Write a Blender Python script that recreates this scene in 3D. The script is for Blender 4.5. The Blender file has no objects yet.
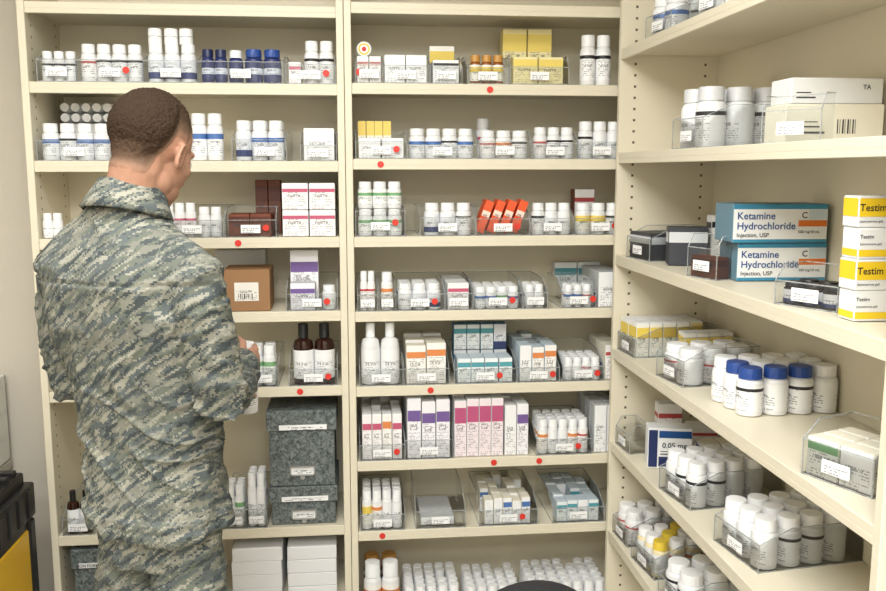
import bpy, bmesh, math, random
from mathutils import Vector, Matrix, noise, Euler
from mathutils.bvhtree import BVHTree
random.seed(11)
scene=bpy.context.scene
COL=scene.collection
try:
    scene.view_settings.view_transform='Standard'
except Exception: pass
# ------------------------------------------------------------------ camera
F=880.0; C=Vector((0,-2.6,1.6)); A=math.radians(5.85); P=math.radians(8.12)
RV=Vector((math.cos(A),-math.sin(A),0))
FV=Vector((math.sin(A)*math.cos(P),math.cos(A)*math.cos(P),-math.sin(P)))
UV=RV.cross(FV)
def ray(u,v): return FV*F+RV*(u-443)+UV*(295.5-v)
def on_y(u,v,y):
    d=ray(u,v); return C+d*((y-C.y)/d.y)
def on_x(u,v,x):
    d=ray(u,v); return C+d*((x-C.x)/d.x)
cd=bpy.data.cameras.new('camera'); cd.sensor_width=36; cd.lens=F/886*36; cd.clip_start=0.05
cam=bpy.data.objects.new('camera',cd); COL.objects.link(cam); cam.location=C
cam.rotation_euler=Euler((math.pi/2-P,0,-A)); scene.camera=cam

# ------------------------------------------------------------------ materials
def lin(c):
    return tuple(((x/255)/12.92 if x/255<=0.04045 else ((x/255+0.055)/1.055)**2.4) for x in c)+(1,)
MATS={}
def nodes(name):
    m=bpy.data.materials.new(name); m.use_nodes=True; nt=m.node_tree
    b=nt.nodes['Principled BSDF']; return m,nt,b
def N(nt,t,**k):
    n=nt.nodes.new(t)
    for a,v in k.items(): setattr(n,a,v)
    return n
def mth(nt,op,a,b=None,c=None):
    n=nt.nodes.new('ShaderNodeMath'); n.operation=op
    for i,v in enumerate((a,b,c)):
        if v is None: continue
        if isinstance(v,(int,float)): n.inputs[i].default_value=v
        else: nt.links.new(v,n.inputs[i])
    return n.outputs[0]
def mixc(nt,f,a,b):
    n=nt.nodes.new('ShaderNodeMix'); n.data_type='RGBA'
    for s,v in ((0,f),(6,a),(7,b)):
        if isinstance(v,(int,float)) : n.inputs[s].default_value=v
        elif isinstance(v,tuple): n.inputs[s].default_value=v
        else: nt.links.new(v,n.inputs[s])
    return n.outputs[2]
def PM(name,rgb,rough=0.5,metal=0.0,var=0.06,scale=8,bump=0.0,bscale=60):
    if name in MATS: return MATS[name]
    m,nt,b=nodes(name)
    tc=N(nt,'ShaderNodeTexCoord'); no=N(nt,'ShaderNodeTexNoise'); no.inputs['Scale'].default_value=scale
    nt.links.new(tc.outputs['Object'],no.inputs['Vector'])
    c=lin(rgb); c2=tuple(x*(1-var*2) for x in c[:3])+(1,)
    nt.links.new(mixc(nt,no.outputs['Fac'],c,c2),b.inputs['Base Color'])
    b.inputs['Roughness'].default_value=rough; b.inputs['Metallic'].default_value=metal
    if bump>0:
        n2=N(nt,'ShaderNodeTexNoise'); n2.inputs['Scale'].default_value=bscale; nt.links.new(tc.outputs['Object'],n2.inputs['Vector'])
        bp=N(nt,'ShaderNodeBump'); bp.inputs['Strength'].default_value=bump; bp.inputs['Distance'].default_value=0.005
        nt.links.new(n2.outputs['Fac'],bp.inputs['Height']); nt.links.new(bp.outputs[0],b.inputs['Normal'])
    MATS[name]=m; return m
def LM(name,base,band,lo,hi,text=(60,60,68),pitch=.0052,dens=0.52,title=True,axis=0,amt=.6):
    """printed paper: base colour, a colour band, a title line and rows of small print"""
    if name in MATS: return MATS[name]
    m,nt,b=nodes(name)
    tc=N(nt,'ShaderNodeTexCoord'); s=N(nt,'ShaderNodeSeparateXYZ'); nt.links.new(tc.outputs['Generated'],s.inputs[0])
    so=N(nt,'ShaderNodeSeparateXYZ'); nt.links.new(tc.outputs['Object'],so.inputs[0])
    x=s.outputs[axis]; z=s.outputs[2]; xo=so.outputs[axis]; zo=so.outputs[2]
    inb=mth(nt,'MULTIPLY',mth(nt,'GREATER_THAN',z,lo),mth(nt,'LESS_THAN',z,hi))
    col=mixc(nt,inb,lin(base),lin(band))
    zn=mth(nt,'MULTIPLY',zo,1/pitch); fr=mth(nt,'FRACT',zn); fl=mth(nt,'FLOOR',zn)
    row=mth(nt,'LESS_THAN',mth(nt,'ABSOLUTE',mth(nt,'SUBTRACT',fr,0.5)),0.22)
    cx=N(nt,'ShaderNodeCombineXYZ'); nt.links.new(mth(nt,'MULTIPLY',xo,330),cx.inputs[0]); nt.links.new(mth(nt,'MULTIPLY',fl,7.31),cx.inputs[1])
    no=N(nt,'ShaderNodeTexNoise'); no.inputs['Scale'].default_value=1.0; no.inputs['Detail'].default_value=1; nt.links.new(cx.outputs[0],no.inputs['Vector'])
    cy=N(nt,'ShaderNodeCombineXYZ'); nt.links.new(mth(nt,'MULTIPLY',xo,34),cy.inputs[0]); nt.links.new(mth(nt,'MULTIPLY',fl,3.7),cy.inputs[1])
    no2=N(nt,'ShaderNodeTexNoise'); no2.inputs['Scale'].default_value=1.0; no2.inputs['Detail'].default_value=0; nt.links.new(cy.outputs[0],no2.inputs['Vector'])
    t=mth(nt,'MULTIPLY',row,mth(nt,'GREATER_THAN',no.outputs['Fac'],dens-.06))
    t=mth(nt,'MULTIPLY',t,mth(nt,'GREATER_THAN',no2.outputs['Fac'],dens-.05))
    t=mth(nt,'MULTIPLY',t,mth(nt,'LESS_THAN',z,max(lo,.45) if hi>.3 else .6))
    if title:
        tt=mth(nt,'MULTIPLY',mth(nt,'LESS_THAN',mth(nt,'ABSOLUTE',mth(nt,'SUBTRACT',z,.52)),.05),mth(nt,'GREATER_THAN',no.outputs['Fac'],.44))
        tt=mth(nt,'MULTIPLY',tt,mth(nt,'LESS_THAN',mth(nt,'ABSOLUTE',mth(nt,'SUBTRACT',x,0.45)),0.27))
        t=mth(nt,'MAXIMUM',t,tt)
    t=mth(nt,'MULTIPLY',t,mth(nt,'LESS_THAN',mth(nt,'ABSOLUTE',mth(nt,'SUBTRACT',x,0.5)),0.42))
    nt.links.new(mixc(nt,mth(nt,'MULTIPLY',t,amt),col,lin(text)),b.inputs['Base Color'])
    b.inputs['Roughness'].default_value=0.45
    MATS[name]=m; return m
def acrylic(name,fac,tint,gl):
    m=bpy.data.materials.new(name); m.use_nodes=True; nt=m.node_tree; nt.nodes.clear()
    o=N(nt,'ShaderNodeOutputMaterial'); tr=N(nt,'ShaderNodeBsdfTransparent'); tr.inputs[0].default_value=tint
    g=N(nt,'ShaderNodeBsdfGlossy'); g.inputs['Roughness'].default_value=0.08; g.inputs['Color'].default_value=(gl,gl,gl,1)
    d=N(nt,'ShaderNodeBsdfDiffuse'); d.inputs[0].default_value=(0.8,0.82,0.82,1)
    fr=N(nt,'ShaderNodeFresnel'); fr.inputs[0].default_value=1.38
    m1=N(nt,'ShaderNodeMixShader'); m2=N(nt,'ShaderNodeMixShader')
    nt.links.new(fr.outputs[0],m1.inputs[0]); nt.links.new(tr.outputs[0],m1.inputs[1]); nt.links.new(g.outputs[0],m1.inputs[2])
    no=N(nt,'ShaderNodeTexNoise'); no.inputs['Scale'].default_value=12
    nt.links.new(mth(nt,'MULTIPLY',no.outputs['Fac'],fac*2),m2.inputs[0]); nt.links.new(m1.outputs[0],m2.inputs[1]); nt.links.new(d.outputs[0],m2.inputs[2])
    nt.links.new(m2.outputs[0],o.inputs[0]); return m
ACR=acrylic('clear_acrylic',0.03,(0.95,0.96,0.96,1),0.9)
ACE=acrylic('acrylic_edge',0.34,(0.7,0.73,0.73,1),1.0)
CR=(229,221,199)
CREAM=PM('cream_painted_steel',CR,0.42,var=0.02,scale=3)
def side_mat(depth):
    m,nt,b=nodes('cream_side_with_peg_holes')
    tc=N(nt,'ShaderNodeTexCoord'); s=N(nt,'ShaderNodeSeparateXYZ'); nt.links.new(tc.outputs['Object'],s.inputs[0])
    y=s.outputs[1]; z=s.outputs[2]
    zz=mth(nt,'LESS_THAN',mth(nt,'ABSOLUTE',mth(nt,'SUBTRACT',mth(nt,'FRACT',mth(nt,'MULTIPLY',z,1/0.032)),0.5)),0.11)
    y1=mth(nt,'LESS_THAN',mth(nt,'ABSOLUTE',mth(nt,'SUBTRACT',y,0.045)),0.0035)
    y2=mth(nt,'LESS_THAN',mth(nt,'ABSOLUTE',mth(nt,'SUBTRACT',y,depth-0.045)),0.0035)
    h=mth(nt,'MULTIPLY',zz,mth(nt,'MAXIMUM',y1,y2))
    nt.links.new(mixc(nt,h,lin(CR),lin((95,85,65))),b.inputs['Base Color']); b.inputs['Roughness'].default_value=0.42
    return m
WHITE=PM('white_plastic',(236,237,238),0.38,var=0.01)
CAPS={'white':PM('cap_white',(244,245,246),0.45,var=0.01),'blue':PM('cap_blue',(42,78,155),0.4),'navy':PM('cap_navy',(28,38,80),0.4),
 'black':PM('cap_black',(25,25,27),0.4),'amber':PM('cap_amber',(205,150,75),0.4),'grey':PM('cap_grey',(215,216,218),0.4),'green':PM('cap_green',(60,140,95),0.4),'yellow':PM('cap_yellow',(235,205,70),0.4)}
BODY={'white':WHITE,'navy':PM('navy_plastic',(38,50,105),0.3),'brown':PM('dark_amber_glass',(48,24,16),0.12),'amber':PM('amber_plastic',(150,88,38),0.2),'cream':PM('cream_plastic',(240,225,180),0.35)}
SPEC={
 'black':((243,244,245),(38,38,42),0.76,0.88),'plain':((244,245,246),(244,245,246),0,0.01),'blue':((243,244,246),(78,118,182),0.64,0.84),
 'navy':((238,240,245),(48,62,115),0.0,0.30),'green':((243,245,243),(125,175,125),0.68,0.88),'pink':((246,242,243),(198,90,120),0.66,0.80),
 'purple':((243,242,247),(118,92,155),0.62,0.80),'orange':((246,244,240),(226,140,80),0.68,0.84),'yellow':((246,245,236),(238,210,95),0.55,0.88),
 'teal':((240,245,246),(85,160,172),0.64,0.84),'red':((246,243,242),(190,75,75),0.70,0.80),'darkbox':((60,62,70),(215,218,222),0.6,0.88),
 'kraft':((238,234,226),(238,234,226),0,0.01),'rustp':((122,66,44),(90,42,28),0.6,0.9),'ybox':((241,230,178),(238,214,110),0.62,0.92),
 'jar':((42,54,108),(225,230,240),0.30,0.62),'orf':((235,92,45),(248,225,210),0.50,0.68),'orcart':((240,208,105),(248,244,228),0.42,0.62),'magenta':((242,230,235),(190,85,128),0.60,0.88)}
LABS={k:LM('lab_'+k,*v) for k,v in SPEC.items()}
LABS['tag']=LM('bin_tag_print',(248,249,250),(248,249,250),0,0.01,pitch=.0055,dens=.5,amt=.75)
LABS['blank']=PM('lab_blank',(240,241,243),0.5,var=.01)
STICK=PM('red_sticker',(228,58,46),0.5)
CARD={'white':PM('card_white',(236,237,238),0.55,var=0.02),'grey':PM('card_grey',(205,208,210),0.55),'kraft':PM('card_kraft',(160,120,82),0.7),'yellow':PM('card_yellow',(237,221,150),0.55),
 'orange':PM('card_orange',(235,92,45),0.5),'dark':PM('card_dark',(52,52,58),0.45),'paleblue':PM('card_pale_blue',(205,219,229),0.55),'blue':PM('card_blue',(70,120,180),0.5),
 'rust':PM('card_rust',(120,62,40),0.55),'purple':PM('card_purple',(120,95,160),0.5),'cream':PM('card_cream',(240,235,218),0.55),'tealblue':PM('card_teal',(90,140,168),0.5),'tealgrey':PM('card_teal_grey',(105,140,158),0.5)}
INK=PM('ink_dark',(28,32,42),0.5); INKB=PM('ink_blue',(20,75,140),0.5); INKN=PM('ink_navy',(28,44,95),0.5); INKO=PM('ink_orange',(228,120,40),0.5); INKY=PM('ink_yellow',(246,208,40),0.5); INKR=PM('ink_red',(215,40,40),0.5);INKT=PM('ink_teal',(60,140,175),0.5)
BLACKP=PM('black_plastic',(28,28,30),0.45,bump=0.1); STEEL=PM('brushed_steel',(190,190,190),0.3,metal=0.9)

# ------------------------------------------------------------------ mesh builder
class MB:
    def __init__(s): s.bm=bmesh.new()
    def _mat(s,faces,mi):
        for f in faces: f.material_index=mi; f.smooth=True
    def box(s,x0,x1,y0,y1,z0,z1,mi=0,bev=0.0,M=None,seg=1):
        r=bmesh.ops.create_cube(s.bm,size=1); vs=r['verts']
        for v in vs:
            v.co=Vector((x0+(v.co.x+.5)*(x1-x0),y0+(v.co.y+.5)*(y1-y0),z0+(v.co.z+.5)*(z1-z0)))
            if M is not None: v.co=M@v.co
        fs={f for v in vs for f in v.link_faces}; s._mat(fs,mi)
        if bev>0:
            es=list({e for v in vs for e in v.link_edges})
            bmesh.ops.bevel(s.bm,geom=es,offset=bev,segments=seg,affect='EDGES',profile=0.5)
        return s
    def lathe(s,prof,seg=24,mi=0,a0=0,a1=2*math.pi,rib=0,M=None):
        full=abs((a1-a0)-2*math.pi)<1e-5; n=seg if full else seg+1
        rings=[]
        for (r,z,*rest) in prof:
            ring=[]
            if r<1e-6:
                v=s.bm.verts.new((0,0,z)); ring=[v]*n
                if M is not None: v.co=M@v.co
            else:
                for i in range(n):
                    a=a0+(a1-a0)*i/seg
                    rr=r*(1-(rib if (rest and rest[0] and i%2) else 0))
                    v=s.bm.verts.new((rr*math.cos(a),rr*math.sin(a),z)); ring.append(v)
                    if M is not None: v.co=M@v.co
            rings.append(ring)
        for k in range(len(rings)-1):
            A_,B_=rings[k],rings[k+1]
            for i in range(seg):
                j=(i+1)%n
                vs=[]
                for v in (A_[i],A_[j],B_[j],B_[i]):
                    if v not in vs: vs.append(v)
                if len(vs)>=3:
                    try:
                        f=s.bm.faces.new(vs); f.material_index=mi; f.smooth=True
                    except ValueError: pass
        return s
    def quad(s,pts,mi=0):
        f=s.bm.faces.new([s.bm.verts.new(p) for p in pts]); f.material_index=mi; return s
    def tube(s,pts,rad,seg=16,mi=0,flat=None):
        pts=[Vector(p) for p in pts]; rings=[]
        P2=[];R2=[]
        d0=(pts[1]-pts[0]).normalized(); d1=(pts[-1]-pts[-2]).normalized()
        r0,r1=rad[0],rad[-1]
        for k in (0.98,0.8,0.45): P2.append(pts[0]-d0*r0*k*0.8); R2.append(r0*math.sqrt(max(0.03,1-k*k)))
        P2+=pts; R2+=list(rad)
        for k in (0.45,0.8,0.98): P2.append(pts[-1]+d1*r1*k*0.8); R2.append(r1*math.sqrt(max(0.03,1-k*k)))
        up=Vector((0,0,1)) if abs(d0.z)<0.9 else Vector((0,1,0))
        x=d0.cross(up).normalized()
        for i,p in enumerate(P2):
            if i==0: d=P2[1]-P2[0]
            elif i==len(P2)-1: d=P2[-1]-P2[-2]
            else: d=P2[i+1]-P2[i-1]
            d.normalize(); x=(x-d*x.dot(d)).normalized(); y=d.cross(x)
            rings.append([s.bm.verts.new(p+(x*math.cos(2*math.pi*k/seg)+y*math.sin(2*math.pi*k/seg))*R2[i]) for k in range(seg)])
        for i in range(len(rings)-1):
            for k in range(seg):
                f=s.bm.faces.new((rings[i][k],rings[i][(k+1)%seg],rings[i+1][(k+1)%seg],rings[i+1][k])); f.material_index=mi; f.smooth=True
        f=s.bm.faces.new(list(reversed(rings[0]))); f.material_index=mi
        f=s.bm.faces.new(rings[-1]); f.material_index=mi
        return s
    def loft(s,secs,seg=32,ex=2.4,mi=0):
        rings=[]
        for (cx,cy,z,a,b) in secs:
            ring=[]
            for k in range(seg):
                t=2*math.pi*k/seg; c,si=math.cos(t),math.sin(t)
                ring.append(s.bm.verts.new((cx+a*math.copysign(abs(c)**(2/ex),c),cy+b*math.copysign(abs(si)**(2/ex),si),z)))
            rings.append(ring)
        for i in range(len(rings)-1):
            for k in range(seg):
                f=s.bm.faces.new((rings[i][k],rings[i][(k+1)%seg],rings[i+1][(k+1)%seg],rings[i+1][k])); f.smooth=True; f.material_index=mi
        s.bm.faces.new(list(reversed(rings[0]))).material_index=mi; s.bm.faces.new(rings[-1]).material_index=mi
        return s
    def ell(s,c,r,M=None,mi=0):
        m=Matrix.Translation(c)@Matrix.Diagonal((r[0],r[1],r[2],1))
        if M is not None: m=M@m
        res=bmesh.ops.create_uvsphere(s.bm,u_segments=24,v_segments=16,radius=1,matrix=m)
        s._mat({f for v in res['verts'] for f in v.link_faces},mi); return s
    def mesh(s,name,mats,sharp=35,norm=True):
        if norm: bmesh.ops.recalc_face_normals(s.bm,faces=s.bm.faces[:])
        me=bpy.data.meshes.new(name); s.bm.to_mesh(me); s.bm.free()
        for m in mats: me.materials.append(m)
        if sharp:
            try: me.set_sharp_from_angle(angle=math.radians(sharp))
            except Exception: pass
        return me
def add(name,me,loc=(0,0,0),rz=0.0,parent=None,rot=None):
    o=bpy.data.objects.new(name,me); COL.objects.link(o); o.location=loc
    o.rotation_euler=rot if rot else (0,0,rz)
    if parent: o.parent=parent
    return o
def top(o,label,cat,group=None,kind=None):
    o['label']=label; o['category']=cat
    if group: o['group']=group
    return o
TM={}
def text_mesh(s,size,mat,align='LEFT'):
    k=(s,size,mat.name,align)
    if k in TM: return TM[k]
    cu=bpy.data.curves.new('t','FONT'); cu.body=s; cu.size=size; cu.align_x=align; cu.resolution_u=3; cu.offset=size*0.012
    o=bpy.data.objects.new('t',cu); COL.objects.link(o)
    dg=bpy.context.evaluated_depsgraph_get(); me=bpy.data.meshes.new_from_object(o.evaluated_get(dg))
    bpy.data.objects.remove(o); me.transform(Matrix.Rotation(math.pi/2,4,'X')); me.materials.clear(); me.materials.append(mat); TM[k]=me; return me

# ------------------------------------------------------------------ room
def structure(name,b,mat):
    mb=MB(); mb.box(*b); o=add(name,mb.mesh(name,[mat])); o['kind']='structure'; return o
XR=on_y(612,300,-0.03).x
WALL=PM('wall_paint',(211,204,191),0.8,var=0.02,bump=0.15,bscale=200)
CEILM=PM('ceiling_tile',(225,226,224),0.9,bump=0.3,bscale=120)
def floor_mat():
    m,nt,b=nodes('vinyl_floor'); tc=N(nt,'ShaderNodeTexCoord'); br=N(nt,'ShaderNodeTexBrick'); br.offset=0
    br.inputs['Scale'].default_value=1; br.inputs['Brick Width'].default_value=0.305; br.inputs['Row Height'].default_value=0.305; br.inputs['Mortar Size'].default_value=0.002
    br.inputs['Color1'].default_value=lin((165,162,154)); br.inputs['Color2'].default_value=lin((173,170,161)); br.inputs['Mortar'].default_value=lin((110,105,98))
    nt.links.new(tc.outputs['Object'],br.inputs['Vector']); nt.links.new(br.outputs['Color'],b.inputs['Base Color']); b.inputs['Roughness'].default_value=0.35; return m
DEP=0.30
XL0,XL1,YB,YF=-1.62,XR+DEP+0.03,DEP+0.02,-4.3
structure('floor',(XL0-.1,XL1+.1,YF-.1,YB+.1,-0.1,0),floor_mat())
structure('ceiling',(XL0-.1,XL1+.1,YF-.1,YB+.1,2.7,2.8),CEILM)
structure('wall_back',(XL0-.1,XL1+.1,YB,YB+.1,0,2.7),WALL)
structure('wall_left',(XL0-.1,XL0,YF,YB,0,2.7),WALL)
structure('wall_right',(XL1,XL1+.1,YF,YB,0,2.7),WALL)
structure('wall_front',(XL0-.1,XL1+.1,YF-.1,YF,0,2.7),WALL)
BASEM=PM('baseboard_vinyl',(90,85,80),0.5)
structure('baseboard_back',(XL0,-0.96,YB-.012,YB-.001,0.0,0.1),BASEM)
structure('baseboard_left',(XL0+.001,XL0+.012,YF,YB-.02,0.0,0.1),BASEM)
EM=bpy.data.materials.new('lamp_diffuser'); EM.use_nodes=True
_b=EM.node_tree.nodes['Principled BSDF']; _b.inputs['Base Color'].default_value=(0.9,0.9,0.9,1); _b.inputs['Emission Color'].default_value=(1,0.99,0.97,1); _b.inputs['Emission Strength'].default_value=2.0
for (lx,ly,e) in ((-0.35,-1.35,27),(-0.2,-2.75,53),(-0.2,-3.8,41)):
    mb=MB(); 
    for b in ((-.62,.62,-.32,-.29),(-.62,.62,.29,.32),(-.62,-.59,-.29,.29),(.59,.62,-.29,.29)): mb.box(b[0],b[1],b[2],b[3],-0.05,0,0,0.003)
    fo=add('ceiling_light',mb.mesh('ceiling_light',[PM('fixture_white',(240,240,240),0.4)]),(lx,ly,2.699))
    top(fo,'white framed fluorescent ceiling light with frosted diffuser','ceiling light','ceiling lights')
    mb=MB(); mb.box(-.589,.589,-.289,.289,-0.03,-0.022); add('diffuser',mb.mesh('diffuser',[EM]),parent=fo)
    ld=bpy.data.lights.new('lamp','AREA'); ld.shape='RECTANGLE'; ld.size=1.15; ld.size_y=.55; ld.energy=e; ld.color=(0.995,0.995,0.968)
    lo=bpy.data.objects.new('lamp',ld); COL.objects.link(lo); lo.location=(0,0,-0.04); lo.parent=fo

# ------------------------------------------------------------------ bookcases
TH=0.021
def bookcase(name,label,loc,rz,w,depth,shelves,height):
    mb=MB(); mb.box(TH,w-TH,depth-.006,depth,0.08,height-.02)
    par=bpy.data.objects.new(name,None); COL.objects.link(par); par.location=loc; par.rotation_euler=(0,0,rz); top(par,label,'shelving unit','cream shelving units')
    add('back_panel',mb.mesh('back_panel',[CREAM]),parent=par)
    sm=side_mat(depth)
    for x in (0,w-TH):
        mb=MB(); mb.box(x,x+TH-.0005,0,depth,0,height,0,0.0015); add('side_panel',mb.mesh('side_panel',[sm]),parent=par)
    for z in shelves:
        mb=MB(); mb.box(TH,w-TH,0.001,depth-.007,z-.018,z,0,0.0012); mb.box(TH,w-TH,0.001,0.014,z-.031,z-.017,0,0.0012)
        add('shelf',mb.mesh('shelf',[CREAM]),parent=par)
    mb=MB(); mb.box(TH,w-TH,0.03,0.045,0,0.08); add('toe_kick',mb.mesh('toe_kick',[CREAM]),parent=par)
    mb=MB(); mb.box(TH,w-TH,0,depth-.007,height-.05,height,0,0.0015); add('top_panel',mb.mesh('top_panel',[CREAM]),parent=par)
    return par
xM=on_y(346,200,0).x; xL=on_y(30,200,0).x-0.004; W1=xM-xL
LV=[4,83,161,238,313,389,531,607]; RVv=[4,84,159,236,310,384,458,527,622]
LZ=[on_y(200,v,0).z for v in LV]; RZ=[on_y(480,v,0).z for v in RVv]
H=2.28
u1=bookcase('shelving_unit','cream painted steel shelving unit packed with medicine bottles, against the wall',(xL,0,0),0,W1,DEP,LZ+[0.1],H)
W2=0.93
u2=bookcase('shelving_unit','cream painted steel shelving unit with many clear bins, beside its twin',(xM+.001,0,0),0,W2,DEP,RZ+[0.1],H)
YFAR=-0.03
SV=[52,153,254,349,445,538,627]
SZ=[on_x(614,v,XR).z for v in SV]
ynear=on_x(878,460,XR).y
u3=bookcase('shelving_unit','wide cream shelving unit filling the room corner, perpendicular to its neighbours',(XR,YFAR,0),-math.pi/2,(YFAR-ynear)+TH,DEP,SZ+[0.1],H)

# ------------------------------------------------------------------ item makers
BC={}
def bottle_meshes(w,h,kind,body,lab,cap):
    w=round(w,3); h=round(h,3); k=(w,h,kind,body,lab,cap)
    if k in BC: return BC[k]
    r=w/2
    if kind=='syrup': z1,z2,z3,nr,cr=h*.60,h*.76,h*.86,r*.42,r*.50
    else: z1,z2,z3,nr,cr=h*.69,h*.765,h*.82,r*.78,r*.88
    mb=MB(); mb.lathe([(0,0),(r*.9,0),(r*.98,r*.06),(r,r*.16),(r,z1),(r*.96,z1+(z2-z1)*.35),(r*.86,z1+(z2-z1)*.75),(nr,z2),(nr,z3),(0,z3)],20,0)
    b=mb.mesh('bottle_body',[BODY[body]])
    mb=MB(); c0=z2+h*.008
    mb.lathe([(nr*.99,c0),(cr,c0),(cr,c0+h*.012,0),(cr,c0+h*.02,1),(cr*.99,h-h*.02,1),(cr*.93,h,0),(0,h)],32,0,rib=0.05)
    c=mb.mesh('bottle_cap',[CAPS[cap]])
    mb=MB(); rr=r+.0006
    mb.lathe([(rr,h*.10),(rr,z1*.96)],20,0,a0=-math.pi/2-2.6,a1=-math.pi/2+2.6)
    l=mb.mesh('bottle_label',[LABS[lab]])
    BC[k]=(b,c,l); return BC[k]
def put(frame,lx,ly,lz=0):
    loc,rz=frame; c,s=math.cos(rz),math.sin(rz)
    return Vector((loc.x+lx*c-ly*s,loc.y+lx*s+ly*c,loc.z+lz+0.0015))
COLN={'black':'black-striped','plain':'plain','blue':'blue-banded','navy':'navy','green':'green-banded','pink':'pink-banded','purple':'purple-banded','orange':'orange-banded','yellow':'yellow','teal':'teal-banded','red':'red-banded','darkbox':'dark','rustp':'brown','ybox':'yellow','blank':'no','kraft':'white','jar':'blue','orf':'orange','orcart':'yellow','magenta':'magenta'}
NB=[0]
def bottle(loc,w,h,kind='pill',body='white',lab='black',cap='white',rz=0,where='',group=None,rot=None,parts=True):
    b,c,l=bottle_meshes(w,h,kind,body,lab,cap); NB[0]+=1
    nm='syrup_bottle' if kind=='syrup' else 'pill_bottle'
    o=add(nm,b,loc,rz,rot=rot)
    top(o,f'{cap}-capped {body} bottle, {COLN.get(lab,lab)} label, {where}','bottle',group)
    add('cap',c,parent=o); add('label',l,parent=o)
    return o
def fbottles(frame,W,n,rows,h,where,group,y0=.012,kind='pill',body='white',lab='black',cap='white',tiers=1,skip=0.0,maxd=.27,jit=0.2,zoff=0):
    dia=W/n*.965
    for t in range(tiers):
        for j in range(rows):
            ly=y0+dia/2+j*dia*1.04
            if ly+dia/2>maxd: break
            for i in range(n):
                if j>0 and tiers==1 and random.random()<skip: continue
                lb=random.choice(lab) if isinstance(lab,(list,tuple)) else lab
                if callable(cap): cp=cap(i,j)
                else: cp=cap[min(j,len(cap)-1)] if isinstance(cap,(list,tuple)) else cap
                bottle(put(frame,-W/2+(i+.5)*W/n,ly,zoff+t*(h+.0015)),dia,h,kind,body,lb,cp,frame[1]+random.uniform(-jit,jit),where,group)
XC={}
def LABS_SIDE(lab):
    nm='side_'+lab
    if nm in MATS: return MATS[nm]
    if lab in SPEC: m=LM(nm,*SPEC[lab],axis=1)
    else: m=LABS[lab]
    MATS[nm]=m; return m
def box_meshes(w,d,h,card,lab,full):
    w,d,h=round(w,3),round(d,3),round(h,3); k=(w,d,h,card,lab,full)
    if k in XC: return XC[k]
    mb=MB(); mb.box(-w/2,w/2,-d/2,d/2,0,h-.0008,0,min(.0015,w*.04))
    mb.box(-w/2+.0015,w/2-.0015,-d/2+.0012,d/2-.002,h-.0012,h,0,0.0004)
    mb.box(-w/2-.0003,-w/2+.001,-d/2+.003,d/2-.003,h*.5-.0004,h*.5+.0004,0)
    b=mb.mesh('box_body',[CARD[card]])
    y=-d/2-.0006; m=.0 if full else .06
    mb=MB(); mb.quad([(-w/2*(1-m)+.001,y,h*m+.001),(w/2*(1-m)-.001,y,h*m+.001),(w/2*(1-m)-.001,y,h*(1-m)-.001),(-w/2*(1-m)+.001,y,h*(1-m)-.001)])
    l=mb.mesh('box_print',[LABS[lab]],norm=False)
    mb=MB()
    for x in (-w/2-.0006,w/2+.0006):
        mb.quad([(x,d/2*.94,h*.03),(x,-d/2*.94,h*.03),(x,-d/2*.94,h*.97),(x,d/2*.94,h*.97)])
    s=mb.mesh('box_side_print',[LABS_SIDE(lab)],norm=False)
    XC[k]=(b,l,s); return XC[k]
def mbox(loc,w,d,h,card='white',lab='plain',rz=0,where='',group=None,full=True,rot=None,side=False,desc=None):
    b,l,s=box_meshes(w,d,h,card,lab,full)
    o=add('medicine_box',b,loc,rz,rot=rot)
    top(o,(desc or f'{card} cardboard box, {COLN.get(lab,lab)} print')+f', {where}','box',group)
    if lab!='blank': add('printed_front',l,parent=o)
    if side and lab!='blank': add('printed_side',s,parent=o)
    return o
def fboxes(frame,W,n,rows,d,h,where,group,y0=.012,card='white',lab='plain',tiers=1,jit=0.02,zoff=0,side=False,maxd=.28,skip=0,vary=0):
    w=W/n*.955
    for t in range(tiers):
        for j in range(rows):
            ly=y0+d/2+j*(d+.003)
            if ly+d/2>maxd: break
            for i in range(n):
                if j>0 and random.random()<skip: continue
                lb=random.choice(lab) if isinstance(lab,(list,tuple)) else lab
                hh=h*(1-random.choice((0,0,.06,.12))*vary)
                mbox(put(frame,-W/2+(i+.5)*W/n,ly,zoff+t*(h+.0012)),w,d,hh,card,lb,frame[1]+random.uniform(-jit,jit)*(1 if rows==1 else .3),where,group,side=side)
BINC={}
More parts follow.
